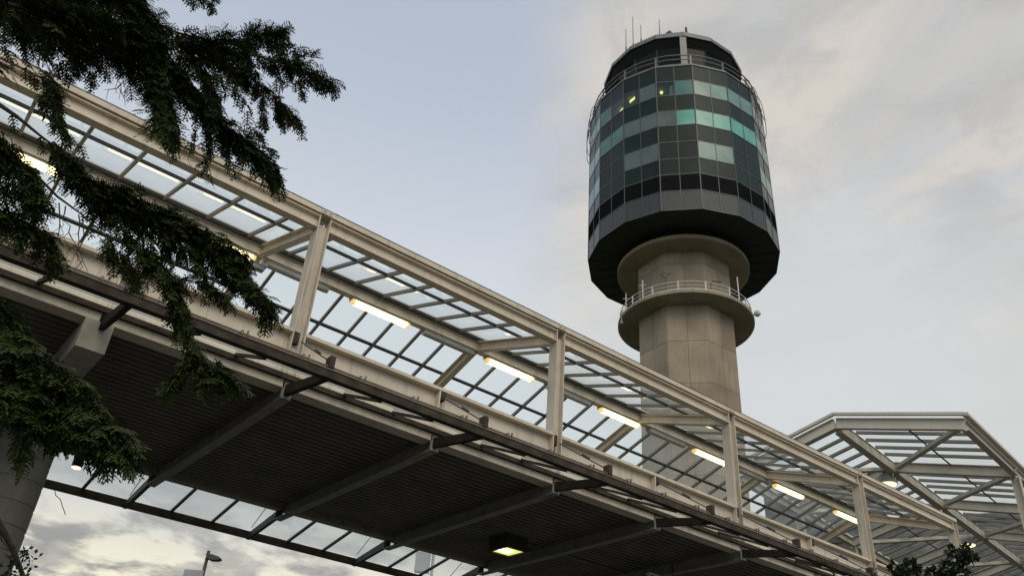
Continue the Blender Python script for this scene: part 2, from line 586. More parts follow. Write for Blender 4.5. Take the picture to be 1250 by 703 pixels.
# side canopies at deck level
for side in (-1, 1):
    yi, yo = (VF - .07, 8.75) if side < 0 else (VR + .05, 16.22)
    dy = -1 if yo < yi else 1
    b = MB()
    b.box((UST, yo - .05, 6.07), (UEND, yo + .05, 6.20))
    if side < 0:
        for yy, zz in ((yo - .03, 6.226), (yo + .03, 6.222), (yo - .055, 6.18)):
            b.tube([(UST, yy, zz), (UEND, yy, zz)], .012, 5, 1)
        k = UST + .5
        while k < UEND:
            b.box((k, yo - .06, 6.203), (k + .03, yo + .05, 6.25), 1)
            b.box((k + .07, yo - .06, 6.203), (k + .09, yo - .035, 6.27), 1)
            k += .795
    b.build('canopy_rail', [BROWN, CONDUIT], bridge)
    b = MB()
    b.box((UST, min(yi, yi - dy * .06), 6.435), (UEND, max(yi, yi - dy * .06), 6.505))
    b.build('canopy_ledger', BROWN, bridge)
    zi, zo = (6.535, 6.10) if side < 0 else (6.42, 6.215)
    for u in half_u:
        b = MB()
        # tapering cantilever bracket with a stub plate at its tip
        p0, p1 = (yi - dy * .09, yo + dy * .02)
        b.hexa([(u - .05, min(p0, p1) if dy > 0 else p1, 0)] * 0 or
               [(u - .035, p0, 6.235), (u + .035, p0, 6.235), (u + .035, p1, 6.05), (u - .035, p1, 6.05),
                (u - .035, p0, 6.38), (u + .035, p0, 6.38), (u + .035, p1, 6.16), (u - .035, p1, 6.16)] if dy > 0 else
               [(u + .035, p0, 6.235), (u - .035, p0, 6.235), (u - .035, p1, 6.05), (u + .035, p1, 6.05),
                (u + .035, p0, 6.38), (u - .035, p0, 6.38), (u - .035, p1, 6.16), (u + .035, p1, 6.16)])
        br = b.build('bracket', DARKBROWN if side < 0 else DARKSTEEL, bridge)
        if side < 0:
            b = MB()
            b.box((u - .035, yo - .07, 6.203), (u + .035, yo + .055, 6.36))
            b.build('stub_plate', BROWN, br)
        b = MB()
        b.tube([(u + .02, yo, 6.30), (u + .05, yi - dy * .07, 7.06)], .010, 6)
        b.tube([(u + .033, yo + (yi - yo) * .4, 6.604), (u + .04, yo + (yi - yo) * .55, 6.718)], .018, 6)
        b.build('tie_rod', DARKSTEEL, br)
    for a, c in zip(half_u[:-1], half_u[1:]):
        g = MB()
        n = 3
        bb = []
        for i in range(n):
            ua, uc = a + (c - a) * i / n, a + (c - a) * (i + 1) / n
            g.face([(ua, yi + dy * .003, zi), (uc, yi + dy * .003, zi), (uc, yo - dy * .05, zo), (ua, yo - dy * .05, zo)])
            if i:
                bb.append(MB().bar((ua, yi + dy * .004, zi - .03), (ua, yo - dy * .055, zo - .03), X, .05, .04))
        go = g.build('canopy_glazing', CANOPYGLASS, bridge)
        for x in bb: x.build('glazing_bar', BROWN if side < 0 else DARKSTEEL, go)

# ------------------------------------------------------------------ concrete pier
pier = thing('concrete_pier', 'round ringed concrete pier with flat crosshead carrying the footbridge beside the conifer', 'bridge pier', (1.50, 12.45, 0))
b = MB()
pr = [(.40, 0.0)]
z = .3
while z < 5.9:
    pr += [(.40, z), (.388, z + .012), (.388, z + .03), (.40, z + .042)]
    z += .29
pr += [(.40, 5.948)]
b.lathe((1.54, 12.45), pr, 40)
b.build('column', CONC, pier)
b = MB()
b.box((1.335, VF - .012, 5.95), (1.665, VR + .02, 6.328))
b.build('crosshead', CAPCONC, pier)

# ------------------------------------------------------------------ lamps on the footbridge
def strip_light(u, lit, label, z=9.715):
    t = thing('strip_light', label, 'strip light', (u, VM + .06, 9.79), 'strip lights under the footbridge ridge')
    b = MB()
    b.box((u - .66, VM - .045, z + .03), (u + .66, VM + .105, z + .0745))
    b.box((u - .64, VM + .092, z - .002), (u + .64, VM + .105, z + .0299)); b.box((u - .64, VM - .045, z + .024), (u + .64, VM - .032, z + .0299))
    b.box((u - .5, VM + .01, z + .0745), (u - .46, VM + .05, 9.774))
    b.box((u + .46, VM + .01, z + .0745), (u + .5, VM + .05, 9.774))
    b.build('housing', HOUSING, t)
    b = MB()
    prof = [(-.058, 0), (-.07, -.04), (-.05, -.078), (0, -.09), (.05, -.078), (.07, -.04), (.058, 0)]
    c = (VM + .03, z + .028)
    b.prism(prof, (u - .58, c[0], c[1]), (u + .58, c[0], c[1]), Y, Zv, 0)
    for s in (-1, 1):
        b.prism([(x * .96, yv * .96) for x, yv in prof], (u + s * .58, c[0], c[1]), (u + s * .635, c[0], c[1]), Y, Zv, 1)
    b.build('diffuser', [LAMP if lit else LAMP_OFF, LAMP_END if lit else LAMP_OFF], t)
    return t
LIT = [(-3.2, 'lit strip light hidden at the far left end of the ridge'),
       (0.05, 'lit strip light at far left glimpsed between conifer boughs'),
       (1.65, 'lit strip light behind the conifer bough, second from the left'),
       (3.25, 'lit strip light mostly covered by the long conifer bough near the security camera'),
       (6.48, 'lit strip light in the bay just right of the nearest full post'),
       (9.68, 'lit strip light just left of the second full post'),
       (12.96, 'lit strip light between the second post and the tower shaft'),
       (16.17, 'lit strip light just left of the third full post, before the dark tower base'),
       (19.40, 'lit strip light between the third and fourth posts, right of the tower shaft'),
       (22.20, 'lit strip light at the far right end beside the fourth post')]
for u, l in LIT: strip_light(u, True, l)
OFF = [(4.70, 'unlit grey strip light right beside the security camera'),
       (8.10, 'unlit strip light between the two lit ones left of the second post'),
       (11.35, 'unlit strip light passing behind the second post'),
       (14.55, 'unlit strip light in front of the tower shaft'),
       (17.90, 'unlit strip light just right of the third post')]
for u, l in OFF: strip_light(u, False, l, 9.72)

t = thing('security_camera', 'small grey security camera hanging from the ridge beam by the nearest post', 'camera', (3.99, 12.35, 9.7))
b = MB()
b.box((3.96, 12.40, 9.56), (4.0, 12.44, 9.80)); b.box((3.93, 12.35, 9.50), (4.06, 12.46, 9.57))
b.build('bracket', WHITE, t)
b = MB()
b.box((3.80, 12.32, 9.40), (4.02, 12.44, 9.49)); b.box((3.76, 12.31, 9.485), (4.04, 12.45, 9.50))
b.build('body', SIGNGREY, t, bevel=.008)

t = thing('deck_downlight', 'square lit downlight in a black box under the footbridge deck', 'downlight', (10.27, 13.0, 6.4))
b = MB()
zz = 6.13
for a in ((10.02, 12.72, 10.05, 13.28), (10.50, 12.72, 10.53, 13.28), (10.051, 12.72, 10.499, 12.75), (10.051, 13.25, 10.499, 13.28)):
    b.box((a[0], a[1], zz), (a[2], a[3], 6.404))
b.box((10.051, 12.751, 6.33), (10.499, 13.249, 6.40))
b.build('housing', BLACKBOX, t)
b = MB()
b.box((10.06, 12.76, zz + .02), (10.49, 13.24, zz + .03))
b.build('lens', FLOOD, t)
b = MB()
b.box((10.10, 12.90, zz + .005), (10.34, 13.12, zz + .018))
b.build('bulb', BULB, t)

t = thing('canopy_spotlight', 'small cylindrical spotlight glowing orange under the rear canopy beside the pier', 'spotlight', (2.72, 15.05, 6.3))
b = MB()
b.lathe((2.72, 15.05), [(.07, 6.18), (.085, 6.19), (.085, 6.36), (.03, 6.40)], 18)
b.build('body', BROWN, t)
b = MB()
b.lathe((2.72, 15.05), [(.07, 6.165), (.075, 6.178)], 18)
b.build('lens', SPOTLENS, t)

b = MB()
b.tube([(2.70, 16.2, 6.10), (2.76, 16.2, 5.98), (2.86, 16.21, 5.93), (2.93, 16.2, 5.82), (3.02, 16.2, 5.70)], .007, 5)
tag(b.build('loose_wire', DARKSTEEL), 'thin loose wire dangling from the rear canopy rail near the pier', 'wire')

# hanging sign under the deck
t = thing('hanging_sign', 'dark hanging sign with white frame at the bottom edge under the deck', 'sign', (13.2, 11.65, 6.0))
b = MB()
b.box((12.80, 11.62, 5.50), (13.66, 11.68, 6.02))
b.build('board', BLACKBOX, t)
b = MB()
for a, c in (((12.77, 11.61, 6.021), (13.69, 11.69, 6.06)), ((12.77, 11.61, 5.46), (13.69, 11.69, 5.499)), ((12.77, 11.61, 5.50), (12.799, 11.69, 6.02)), ((13.661, 11.61, 5.50), (13.69, 11.69, 6.02))):
    b.box(a, c)
b.build('frame', WHITE, t)
b = MB()
b.prism([(0, 0), (.12, 0), (.34, .30), (.24, .30)], (12.9, 11.615, 5.56), (12.9, 11.619, 5.56), X, Zv)
b.build('pale_panel', SIGNGREY, t)
b = MB()
b.tube([(12.95, 11.65, 6.06), (12.95, 11.65, 6.42)], .012); b.tube([(13.5, 11.65, 6.06), (13.5, 11.65, 6.42)], .012)
b.build('hanger', DARKSTEEL, t)

# ------------------------------------------------------------------ control tower
TD, TAZ = 52.0, R(39.1)
TX, TY = TD * math.cos(TAZ), TD * math.sin(TAZ)
ER = Vector((math.cos(TAZ), math.sin(TAZ), 0)); EL = Vector((-math.sin(TAZ), math.cos(TAZ), 0))
def tp(phi, r, z):
    """point on the tower: phi degrees from the side that faces the viewer, + to the left"""
    a = R(phi)
    return Vector((TX, TY, z)) - ER * (r * math.cos(a)) + EL * (r * math.sin(a))
def tring(mb, prof, n, phase, mi=0, close=True):
    base = len(mb.v)
    for r, z in prof:
        for k in range(n):
            mb.v.append(tuple(tp(phase - 360 * k / n, r, z)))
    for i in range(len(prof) - 1):
        for k in range(n):
            j = (k + 1) % n
            mb.f.append((base + i * n + k, base + i * n + j, base + (i + 1) * n + j, base + (i + 1) * n + k)); mb.mi.append(mi)
    if close:
        mb.f.append(tuple(base + k for k in reversed(range(n)))); mb.mi.append(mi)
        e = base + (len(prof) - 1) * n
        mb.f.append(tuple(e + k for k in range(n))); mb.mi.append(mi)
tower = thing('control_tower', 'airport control tower with dark glazed drum on a concrete shaft', 'control tower', (TX, TY, 0))

# shaft: precast panels over a darker core
PH8 = -2.0
apo = 3.15
b = MB()
rc = (apo - .03) / math.cos(R(22.5))
tring(b, [(rc, 0), (rc, 36.2)], 8, PH8 + 22.5, 1)
zs = [0.0] + [25.91 - 3.02 * k for k in range(8, 0, -1)] + [25.91 + 3.02 * k for k in range(0, 4)] + [36.15]
hw = apo * math.tan(R(22.5))
for k in range(8):
    phi = PH8 + 45 * k
    a = R(phi)
    nrm = -ER * math.cos(a) + EL * math.sin(a)
    tan = ER * math.sin(a) + EL * math.cos(a)
    c0 = Vector((TX, TY, 0))
    for z0, z1 in zip(zs[:-1], zs[1:]):
        for t0, t1 in ((-hw, 0), (0, hw)):
            ta, tb = t0 + (.004 if t0 < -.1 else .012), t1 - (.004 if t1 > .1 else .012)
            inner, outer = apo - .029, apo
            cs = []
            for zz in (z0 + .012, z1 - .012):
                for r_, t_ in ((outer, ta), (outer, tb), (inner, tb), (inner, ta)):
                    cs.append(c0 + nrm * r_ + tan * t_ + Zv * zz)
            b.hexa(cs, 0)
b.build('shaft', [CONC_T, JOINT], tower)
b = MB()
tring(b, [(4.55, 36.0), (4.70, 36.03), (4.70, 36.34), (4.55, 36.38)], 64, 0)
tring(b, [(3.0, 36.381), (3.0, 36.9)], 32, 0)
b.build('collar', CONC_T, tower)
plat = None
b = MB()
tring(b, [(4.55, 31.66), (4.67, 31.70), (4.67, 31.92), (4.5, 31.95)], 64, 0)
plat = b.build('platform', CONC_T, tower)
b = MB()
NP = 16
for k in range(NP):
    p = tp(k * 22.5 + 4, 4.52, 31.9)
    d = tp(k * 22.5 + 4, 1, 0) - tp(k * 22.5 + 4, 0, 0)
    b.bar(p, p + Zv * .78, d.cross(Zv), .09, .06, up=d)
for zz, rr in ((32.66, .035), (32.35, .025), (32.05, .06)):
    pts = [tp(i * 7.5, 4.5, zz) for i in range(49)]
    b.tube(pts, rr, 6)
b.build('handrail', WHITE, plat)
for phi, h in ((59, 1.35), (36, 1.5), (-52, 1.9)):      # aerials standing on the platform
    b = MB()
    p = tp(phi, 4.55, 31.95)
    b.tube([p, p + Zv * h], .045, 6)
    if phi > 0: b.tube([p + Zv * (h - .42) - EL * .22, p + Zv * (h - .42) + EL * .22], .035, 6)
    b.build('aerial', WHITE, plat)
b = MB()
b = MB()
p = tp(15, 4.35, 31.95)
b.tube([p, p + Zv * 1.3], .025, 6)
b.tube([p + Zv * 1.2, p + Zv * 1.6 + EL * .35], .03, 5)
b.tube([p + Zv * 1.2, p + Zv * 1.55 - EL * .3], .03, 5)
b.tube([p + Zv * 1.55 - EL * .4, p + Zv * 1.62 + EL * .3], .02, 5)
b.build('whip_aerial', DARKSTEEL, plat)
p = tp(40, 4.3, 31.95)
MB().tube([p, p + Zv * .9, p + Zv * 1.05 + EL * .25, p + Zv * 1.35 + EL * .3], .025, 5).build('whip_aerial', DARKSTEEL, plat)
p = tp(-24, 4.4, 31.95)
MB().tube([p, p + Zv * .75, p + Zv * .95 - EL * .1 + ER * .1, p + Zv * .8 - EL * .7], .04, 5).build('whip_aerial', DARKSTEEL, plat)
b = MB()
c = tp(-78, 4.92, 32.0)
for k in range(1):
    prof = [(.23 * math.sin(R(a)), c.z - .23 * math.cos(R(a))) for a in range(8, 180, 12)]
    b.lathe((c.x, c.y), prof, 16)
b.tube([c, tp(-78, 4.5, 31.85)], .04, 6)
b.build('radome', WHITE, plat, smooth=True)
b = MB()
c = tp(66, 4.66, 31.5)
b.lathe((c.x, c.y), [(.05, 31.15), (.12, 31.2), (.12, 31.32), (.04, 31.38)], 10)
b.tube([Vector((c.x, c.y, 31.36)), Vector((c.x, c.y, 31.7))], .03, 6)
b.build('floodlight', HOUSING, plat)

# drum
NF = 16
RD = 6.86
PHD = -1.55
ZB, ZT = 36.85, 50.42
rows = [50.42, 48.85, 47.42, 45.88, 44.45, 42.88, 41.32, 39.92, 38.47, 36.87]
b = MB()
tring(b, [(RD - .35, ZB + .05), (RD - .35, ZT - .05)], NF, PHD + 11.25)
b.build('drum_core', DRUMDARK, tower)
b = MB()
base_prof = [(3.0, ZB + .02), (RD - .02, ZB - .03), (RD + .02, ZB - .03), (RD + .02, ZB + .015), (RD - .36, ZB + .04)]
tring(b, base_prof, NF, PHD + 11.25, close=False)
# radial seams of the underside
for k in range(NF * 2):
    b.bar(tp(k * 11.25 + PHD, 4.75, ZB - .02), tp(k * 11.25 + PHD, RD - .15, ZB - .045), tp(k * 11.25 + 90, 1, 0) - tp(0, 0, 0), .05, .03)
b.build('drum_underside', DRUMDARK, tower)
apd = RD * math.cos(R(11.25))
hwd = RD * math.sin(R(11.25))
c0 = Vector((TX, TY, 0))
# which window glass (row 1, 3, 5 = window rows), by facet number; None = dark spandrel
def wtype(k, row, h):
    kk = (k + NF) % NF
    if kk > 8: kk -= NF              # + to the left
    if row == 1:
        return {0: (1, 0), 1: (1, 1), 2: (0, 0), 3: (3, 3), -1: (0, 3), -2: (3, 3)}.get(kk, (0, 1))[h]
    if row == 3:
        return {0: (1, 2), 1: (1, 1), 2: (0, 0), 3: (3, 3), -1: (2, 2), -2: (2, 2)}.get(kk, (0, 0))[h]
    if row == 5:
        return {1: (1, 1), -1: (0, 0), 3: (0, 3), -3: (0, 0), 5: (0, 0), -5: (0, 0)}.get(kk, (None, None))[h]
    return None
warm_windows = {(1, 1, 0), (0, 1, 0), (2, 1, 1)}
WINCLEAR = glass('lit_office_glass', (0.45, 0.62, 0.56), 0.35, (0.17, 0.24, 0.21), ior=1.5, dirt=0.02)
nwin = 0
for k in range(NF):
    phi = PHD + 22.5 * k
    a = R(phi)
    nrm = -ER * math.cos(a) + EL * math.sin(a)
    tan = ER * math.sin(a) + EL * math.cos(a)      # to the left
    def q(t, z, r=0.0):
        return c0 + nrm * (apd + r) + tan * t + Zv * z
    b = MB(); lb = MB()
    wins = []
    grid = {}
    for r_ in range(10):
        for ci, t_ in enumerate((hwd - .002, 0.0, -hwd + .002)):
            grid[r_, ci] = len(b.v); b.v.append(tuple(q(t_, rows[r_])))
    for row in range(9):
        z1, z0 = rows[row] - .035, rows[row + 1] + .035
        for h, (ta, tb) in enumerate(((hwd - .05, .03), (-.03, -hwd + .05))):   # h 0 = left pane
            wt = wtype(k, row, h)
            kk = k if k <= 8 else k - NF
            if not (wt is not None and (kk, row, h) in warm_windows):
                b.f.append((grid[row + 1, h], grid[row + 1, h + 1], grid[row, h + 1], grid[row, h]))
                b.mi.append(1 if row == 7 else (2 if row == 8 else 0))
            if wt is not None:
                wins.append((row, h, ta, tb, z0, z1, wt))
            elif row == 7:
                zz = z0 + .06
                while zz < z1 - .04:
                    lb.hexa([q(ta, zz, .001), q(tb, zz, .001), q(tb, zz - .03, .035), q(ta, zz - .03, .035), q(ta, zz + .02, .001), q(tb, zz + .02, .001), q(tb, zz - .01, .035), q(ta, zz - .01, .035)])
                    zz += .12
    fb = b.build('facade_bay', [SPANDREL, LOUVRE, BASEPANEL], tower)
    lb.build('louvre_slats', LOUVRE, fb)
    b = MB()
    for t, w in ((hwd - .012, .07), (0, .05)):
        b.hexa([q(t - w / 2, ZB, -.05), q(t + w / 2, ZB, -.05), q(t + w / 2, ZB, .03), q(t - w / 2, ZB, .03), q(t - w / 2, ZT, -.05), q(t + w / 2, ZT, -.05), q(t + w / 2, ZT, .03), q(t - w / 2, ZT, .03)])
    for row in range(10):
        z = rows[row]
        b.hexa([q(-hwd + .04, z - .03, -.05), q(hwd - .05, z - .03, -.05), q(hwd - .05, z - .03, .022), q(-hwd + .04, z - .03, .022),
                q(-hwd + .04, z + .03, -.05), q(hwd - .05, z + .03, -.05), q(hwd - .05, z + .03, .022), q(-hwd + .04, z + .03, .022)])
    b.build('mullion', MULLION, fb)
    for row, h, ta, tb, z0, z1, wt in wins:
        kk = k if k <= 8 else k - NF
        b = MB()
        # a hair of tilt per pane, as in any curtain wall
        j = [random.uniform(-.006, .006) for _ in range(4)]
        if (kk, row, h) in warm_windows:
            b.face([q(ta, z0, j[0]), q(tb, z0, j[1]), q(tb, z1, j[2]), q(ta, z1, j[3])])
            w = b.build('window', WINCLEAR, fb)
            l = MB()
            if kk == 1:
                l.hexa([q(ta * .72 + tb * .28, z0 + .62, -.26), q(ta * .38 + tb * .62, z0 + .86, -.26), q(ta * .38 + tb * .62, z0 + .86, -.22), q(ta * .72 + tb * .28, z0 + .62, -.22),
                        q(ta * .72 + tb * .28, z0 + .86, -.26), q(ta * .38 + tb * .62, z0 + 1.10, -.26), q(ta * .38 + tb * .62, z0 + 1.10, -.22), q(ta * .72 + tb * .28, z0 + .86, -.22)])
            elif kk == 0:
                c = q(ta * .75 + tb * .25, z0 + .55, -.2)
                l.lathe((c.x, c.y), [(.05, c.z - .12), (.12, c.z - .05), (.12, c.z + .05), (.05, c.z + .12)], 10)
            else:
                l.hexa([q(ta * .5 + tb * .5, z0 + .28, -.26), q(ta * .2 + tb * .8, z0 + .42, -.26), q(ta * .2 + tb * .8, z0 + .42, -.22), q(ta * .5 + tb * .5, z0 + .28, -.22),
                        q(ta * .5 + tb * .5, z0 + .42, -.26), q(ta * .2 + tb * .8, z0 + .56, -.26), q(ta * .2 + tb * .8, z0 + .56, -.22), q(ta * .5 + tb * .5, z0 + .42, -.22)])
            l.build('room_lamp', WARMROOM, fb)
            if kk == 0:
                l = MB()
                l.hexa([q(ta * .32 + tb * .68, z0 + .1, -.28), q(ta * .02 + tb * .98, z0 + .1, -.28), q(ta * .02 + tb * .98, z0 + .1, -.24), q(ta * .32 + tb * .68, z0 + .1, -.24),
                        q(ta * .24 + tb * .76, z1 - .1, -.28), q(ta * .06 + tb * .94, z1 - .1, -.28), q(ta * .06 + tb * .94, z1 - .1, -.24), q(ta * .24 + tb * .76, z1 - .1, -.24)])
                l.build('curtain', CURTAIN, fb)
        else:
            j = [.014 + x for x in j]
            b.hexa([q(ta, z0, .003), q(tb, z0, .003), q(tb, z0, j[1]), q(ta, z0, j[0]), q(ta, z1, .003), q(tb, z1, .003), q(tb, z1, j[2]), q(ta, z1, j[3])])
            b.build('window', WIN[wt], fb)

# terrace coping, handrail, cab, roof
b = MB()
tring(b, [(RD - .6, ZT - .04), (RD + .05, ZT - .02), (RD + .05, ZT + .12), (RD - .6, ZT + .12)], NF, PHD + 11.25)
b.build('terrace_coping', FASCIA, tower)
b = MB()
for k in range(NF):
    phi = PHD + 11.25 + 22.5 * k
    p = tp(phi, RD - .25, ZT + .121)
    d = tp(phi, 1, 0) - tp(phi, 0, 0)
    b.bar(p, p + Zv * 1.22, d.cross(Zv), .13, .10, up=d)
for zz, rr in ((51.72, .05), (51.25, .045), (50.72, .045)):
    b.tube([tp(i * 7.5 + PHD + 11.25, RD - .22, zz) for i in range(49)], rr, 6)
b.build('terrace_rail', FASCIA, tower)
for side_phi in ((70, 78, 86), (-58, -66, -76)):     # curved davit pipes at both flanks
    b = MB()
    for phi in side_phi:
        b.tube([tp(phi, RD - .25, 51.7), tp(phi, RD + .0, 51.35), tp(phi, RD + .14, 50.6), tp(phi, RD + .22, 49.5), tp(phi, RD + .25, 48.4), tp(phi, RD + .20, 47.5), tp(phi, RD + .06, 47.0)], .026, 6)
    b.tube([tp(x, RD + .25, 48.6) for x in (side_phi[0] - 2, side_phi[1], side_phi[2] + 2)], .03, 6)
    b.build('davit_pipe', DARKSTEEL, tower)
PHR = 1.0
b = MB()
tring(b, [(4.35, ZT + .12), (5.0, 54.55)], NF, PHR + 11.25, 0)
for k in range(NF):
    b.bar(tp(PHR + 11.25 + 22.5 * k, 4.37, ZT + .3), tp(PHR + 11.25 + 22.5 * k, 5.0, 54.5), EL, .09, .09, mi=1)
b.build('cab_glazing', [CABGLASS, CABDARK], tower)
b = MB()
tring(b, [(4.9, 54.45), (5.55, 54.90), (5.72, 54.93), (5.72, 54.98)], NF, PHR + 10, 1, close=False)
tring(b, [(5.74, 54.94), (5.74, 55.30), (5.55, 55.62), (4.2, 55.75)], NF, PHR + 10, 0)
for k in range(NF):       # standing seams of the fascia
    for f in (.0, .33, .66):
        ph = PHR + 10 + 22.5 * k
        p = tp(ph, 5.745, 54.95).lerp(tp(ph - 22.5, 5.745, 54.95), f)
        p2 = tp(ph, 5.745, 55.30).lerp(tp(ph - 22.5, 5.745, 55.30), f)
        b.bar(p, p2, (p - c0).cross(Zv), .03, .02)
b.build('cab_roof', [FASCIA, CABDARK], tower)
for phi in (-10.5, 109.5, 229.5):
    d = tp(phi, 1, 0) - tp(phi, 0, 0)
    b = MB()
    b.bar(tp(phi, 5.55, ZT + .12), tp(phi, 5.55, 54.93), d.cross(Zv), .50, .22, up=d)
    b.build('cab_column', FASCIA, tower)
for phi, r_, h in ((43, 5.2, 3.1), (36, 5.0, 4.2), (27, 5.0, 2.6), (9, 4.8, 2.7)):
    p = tp(phi, r_, 55.55)
    MB().tube([p, p + Zv * .9, p + Zv * .92, p + Zv * h], [.055, .055, .032, .022], 6).build('roof_antenna', DARKSTEEL, tower)
p = tp(-16, 4.9, 55.6)
MB().tube([p, p + Zv * .6, p + Zv * .61, p + Zv * .95, p + Zv * .96, p + Zv * 1.05, p + Zv * 1.06, p + Zv * 1.3], [.03, .03, .1, .1, .03, .03, .09, .09], 8).build('beacon', DARKSTEEL, tower)
p = tp(0, 4.9, 55.6)
MB().box((p.x - .25, p.y - .25, 55.7), (p.x + .25, p.y + .25, 56.2)).build('roof_unit', DARKSTEEL, tower)

# ------------------------------------------------------------------ second glass canopy beyond the end of the bridge
AZB = R(7.6)
D1 = Vector((math.cos(AZB), math.sin(AZB), 0)); N1 = Vector((math.sin(AZB), -math.cos(AZB), 0))
AP = Vector((24.5, 13.8, 14.0))
WB, RB, SB, NB = 3.96, 1.02, 4.75, 6
canopy = thing('glass_canopy', 'large gabled glass canopy of grey beige steel beyond the right end of the footbridge', 'canopy', AP - Zv * 14)
def bp_(s, n, dz=0.0):
    """s along, n from the ridge (+ = right), z follows the slope"""
    return AP + D1 * s + N1 * n + Zv * (dz - RB * abs(n) / WB)
b = MB()
for k in range(NB):
    a, c = k * SB + (.14 if k == 0 else .10), (k + 1) * SB - .10
    b.ibeam(bp_(a, 0, -.40), bp_(c, 0, -.40), N1, .38, .26, .02, .02)
    b.hexa([bp_(a, 0) + N1 * x + Zv * z for x, z in ()] or [p for p in (
        AP + D1 * (a + .02) - N1 * .1 - Zv * .56, AP + D1 * (c - .02) - N1 * .1 - Zv * .56, AP + D1 * (c - .02) + N1 * .1 - Zv * .56, AP + D1 * (a + .02) + N1 * .1 - Zv * .56,
        AP + D1 * (a + .02) - N1 * .1 - Zv * .24, AP + D1 * (c - .02) - N1 * .1 - Zv * .24, AP + D1 * (c - .02) + N1 * .1 - Zv * .24, AP + D1 * (a + .02) + N1 * .1 - Zv * .24)])
b.build('ridge_beam', GREYPAINT, canopy)
for k in range(NB + 1):
    for sd in (-1, 1):
        b = MB()
        b.ibeam(bp_(k * SB, sd * .0, -.30), bp_(k * SB, sd * (WB - .06), -.30), D1, .36, .20, .02, .02)
        b.build('rafter', GREYPAINT, canopy)
for sd in (-1, 1):
    b = MB()
    for k in range(NB):
        b.ibeam(bp_(k * SB + .11, sd * (WB - .1), -.30), bp_((k + 1) * SB - .11, sd * (WB - .1), -.30), N1, .32, .2, .02, .02)
    b.build('eave_beam', GREYPAINT, canopy)
    b = MB()
    b.bar(bp_(-.05, sd * (WB + .02), .03), bp_(NB * SB + .05, sd * (WB + .02), .03), N1, .16, .10)
    b.build('gutter', GREYPAINT, canopy)
    for k in range(NB + 1):
        if k == 0 and sd < 0: pass
        p = bp_(k * SB, sd * (WB - .12), -.47)
        b = MB()
        b.ibeam((p.x, p.y, 0), p, D1, .26, .24, .02, .02)
        if k or sd < 0: b.build('post', GREYPAINT, canopy)
    for k in range(NB):
        b = MB()
        b.bar(bp_((k + 1) * SB - .15, sd * .2, -.34), bp_(k * SB + .15, sd * (WB - .25), -.34), D1, .16, .14)
        b.build('brace', GREYPAINT, canopy)
        g = MB(); bb = MB()
        a0, a1 = k * SB, (k + 1) * SB
        n = 6
        for i in range(n):
            s0, s1 = a0 + SB * i / n, a0 + SB * (i + 1) / n
            j = [random.uniform(-.004, .004) for _ in range(4)]
            g.face([bp_(s0, sd * .03, j[0]), bp_(s1, sd * .03, j[1]), bp_(s1, sd * (WB - .08), j[2]), bp_(s0, sd * (WB - .08), j[3])])
            if i: bb.bar(bp_(s0, sd * .04, -.055), bp_(s0, sd * (WB - .10), -.055), D1, .10, .10)
        rod = MB().tube([bp_(a0 + .12, sd * WB * .5, -.16), bp_(a1 - .12, sd * WB * .5, -.16)], .03, 5)
        go = g.build('roof_glazing', ROOFGLASS_B, canopy)
        bb.build('glazing_bars', PAINT_BAR, go)
        rod.build('purlin_rod', GASKET, go)
b = MB()
for sd in (-1, 1):
    b.bar(bp_(-.06, sd * .0, .03), bp_(-.06, sd * (WB + .02), .03), D1, .12, .09)
b.build('gable_cap', GREYPAINT, canopy)
for s, n, l in ((1.0, -.35, 'dome lamp glowing at the first ridge node of the glass canopy'),
                (2.85, -.55, 'dome lamp glowing behind the last bridge post, above the shrub'),
                (4.9, -.5, 'dome lamp at the far lower right corner inside the glass canopy')):
    c = bp_(s * SB, n, 0)
    zc = 13.12
    t = thing('dome_lamp', l, 'dome lamp', (c.x, c.y, zc), 'dome lamps under the glass canopy')
    b = MB()
    b.lathe((c.x, c.y), [(.36, zc), (.37, zc + .04), (.34, zc + .22), (.22, zc + .38), (.06, zc + .44)], 24)
    b.tube([(c.x, c.y, zc + .42), (c.x, c.y, zc + .75)], .04)
    b.build('shade', HOUSING, t)
    b = MB()
    b.lathe((c.x, c.y), [(.12, zc - .05), (.33, zc - .015)], 24)
    b.build('lens', DOME, t)

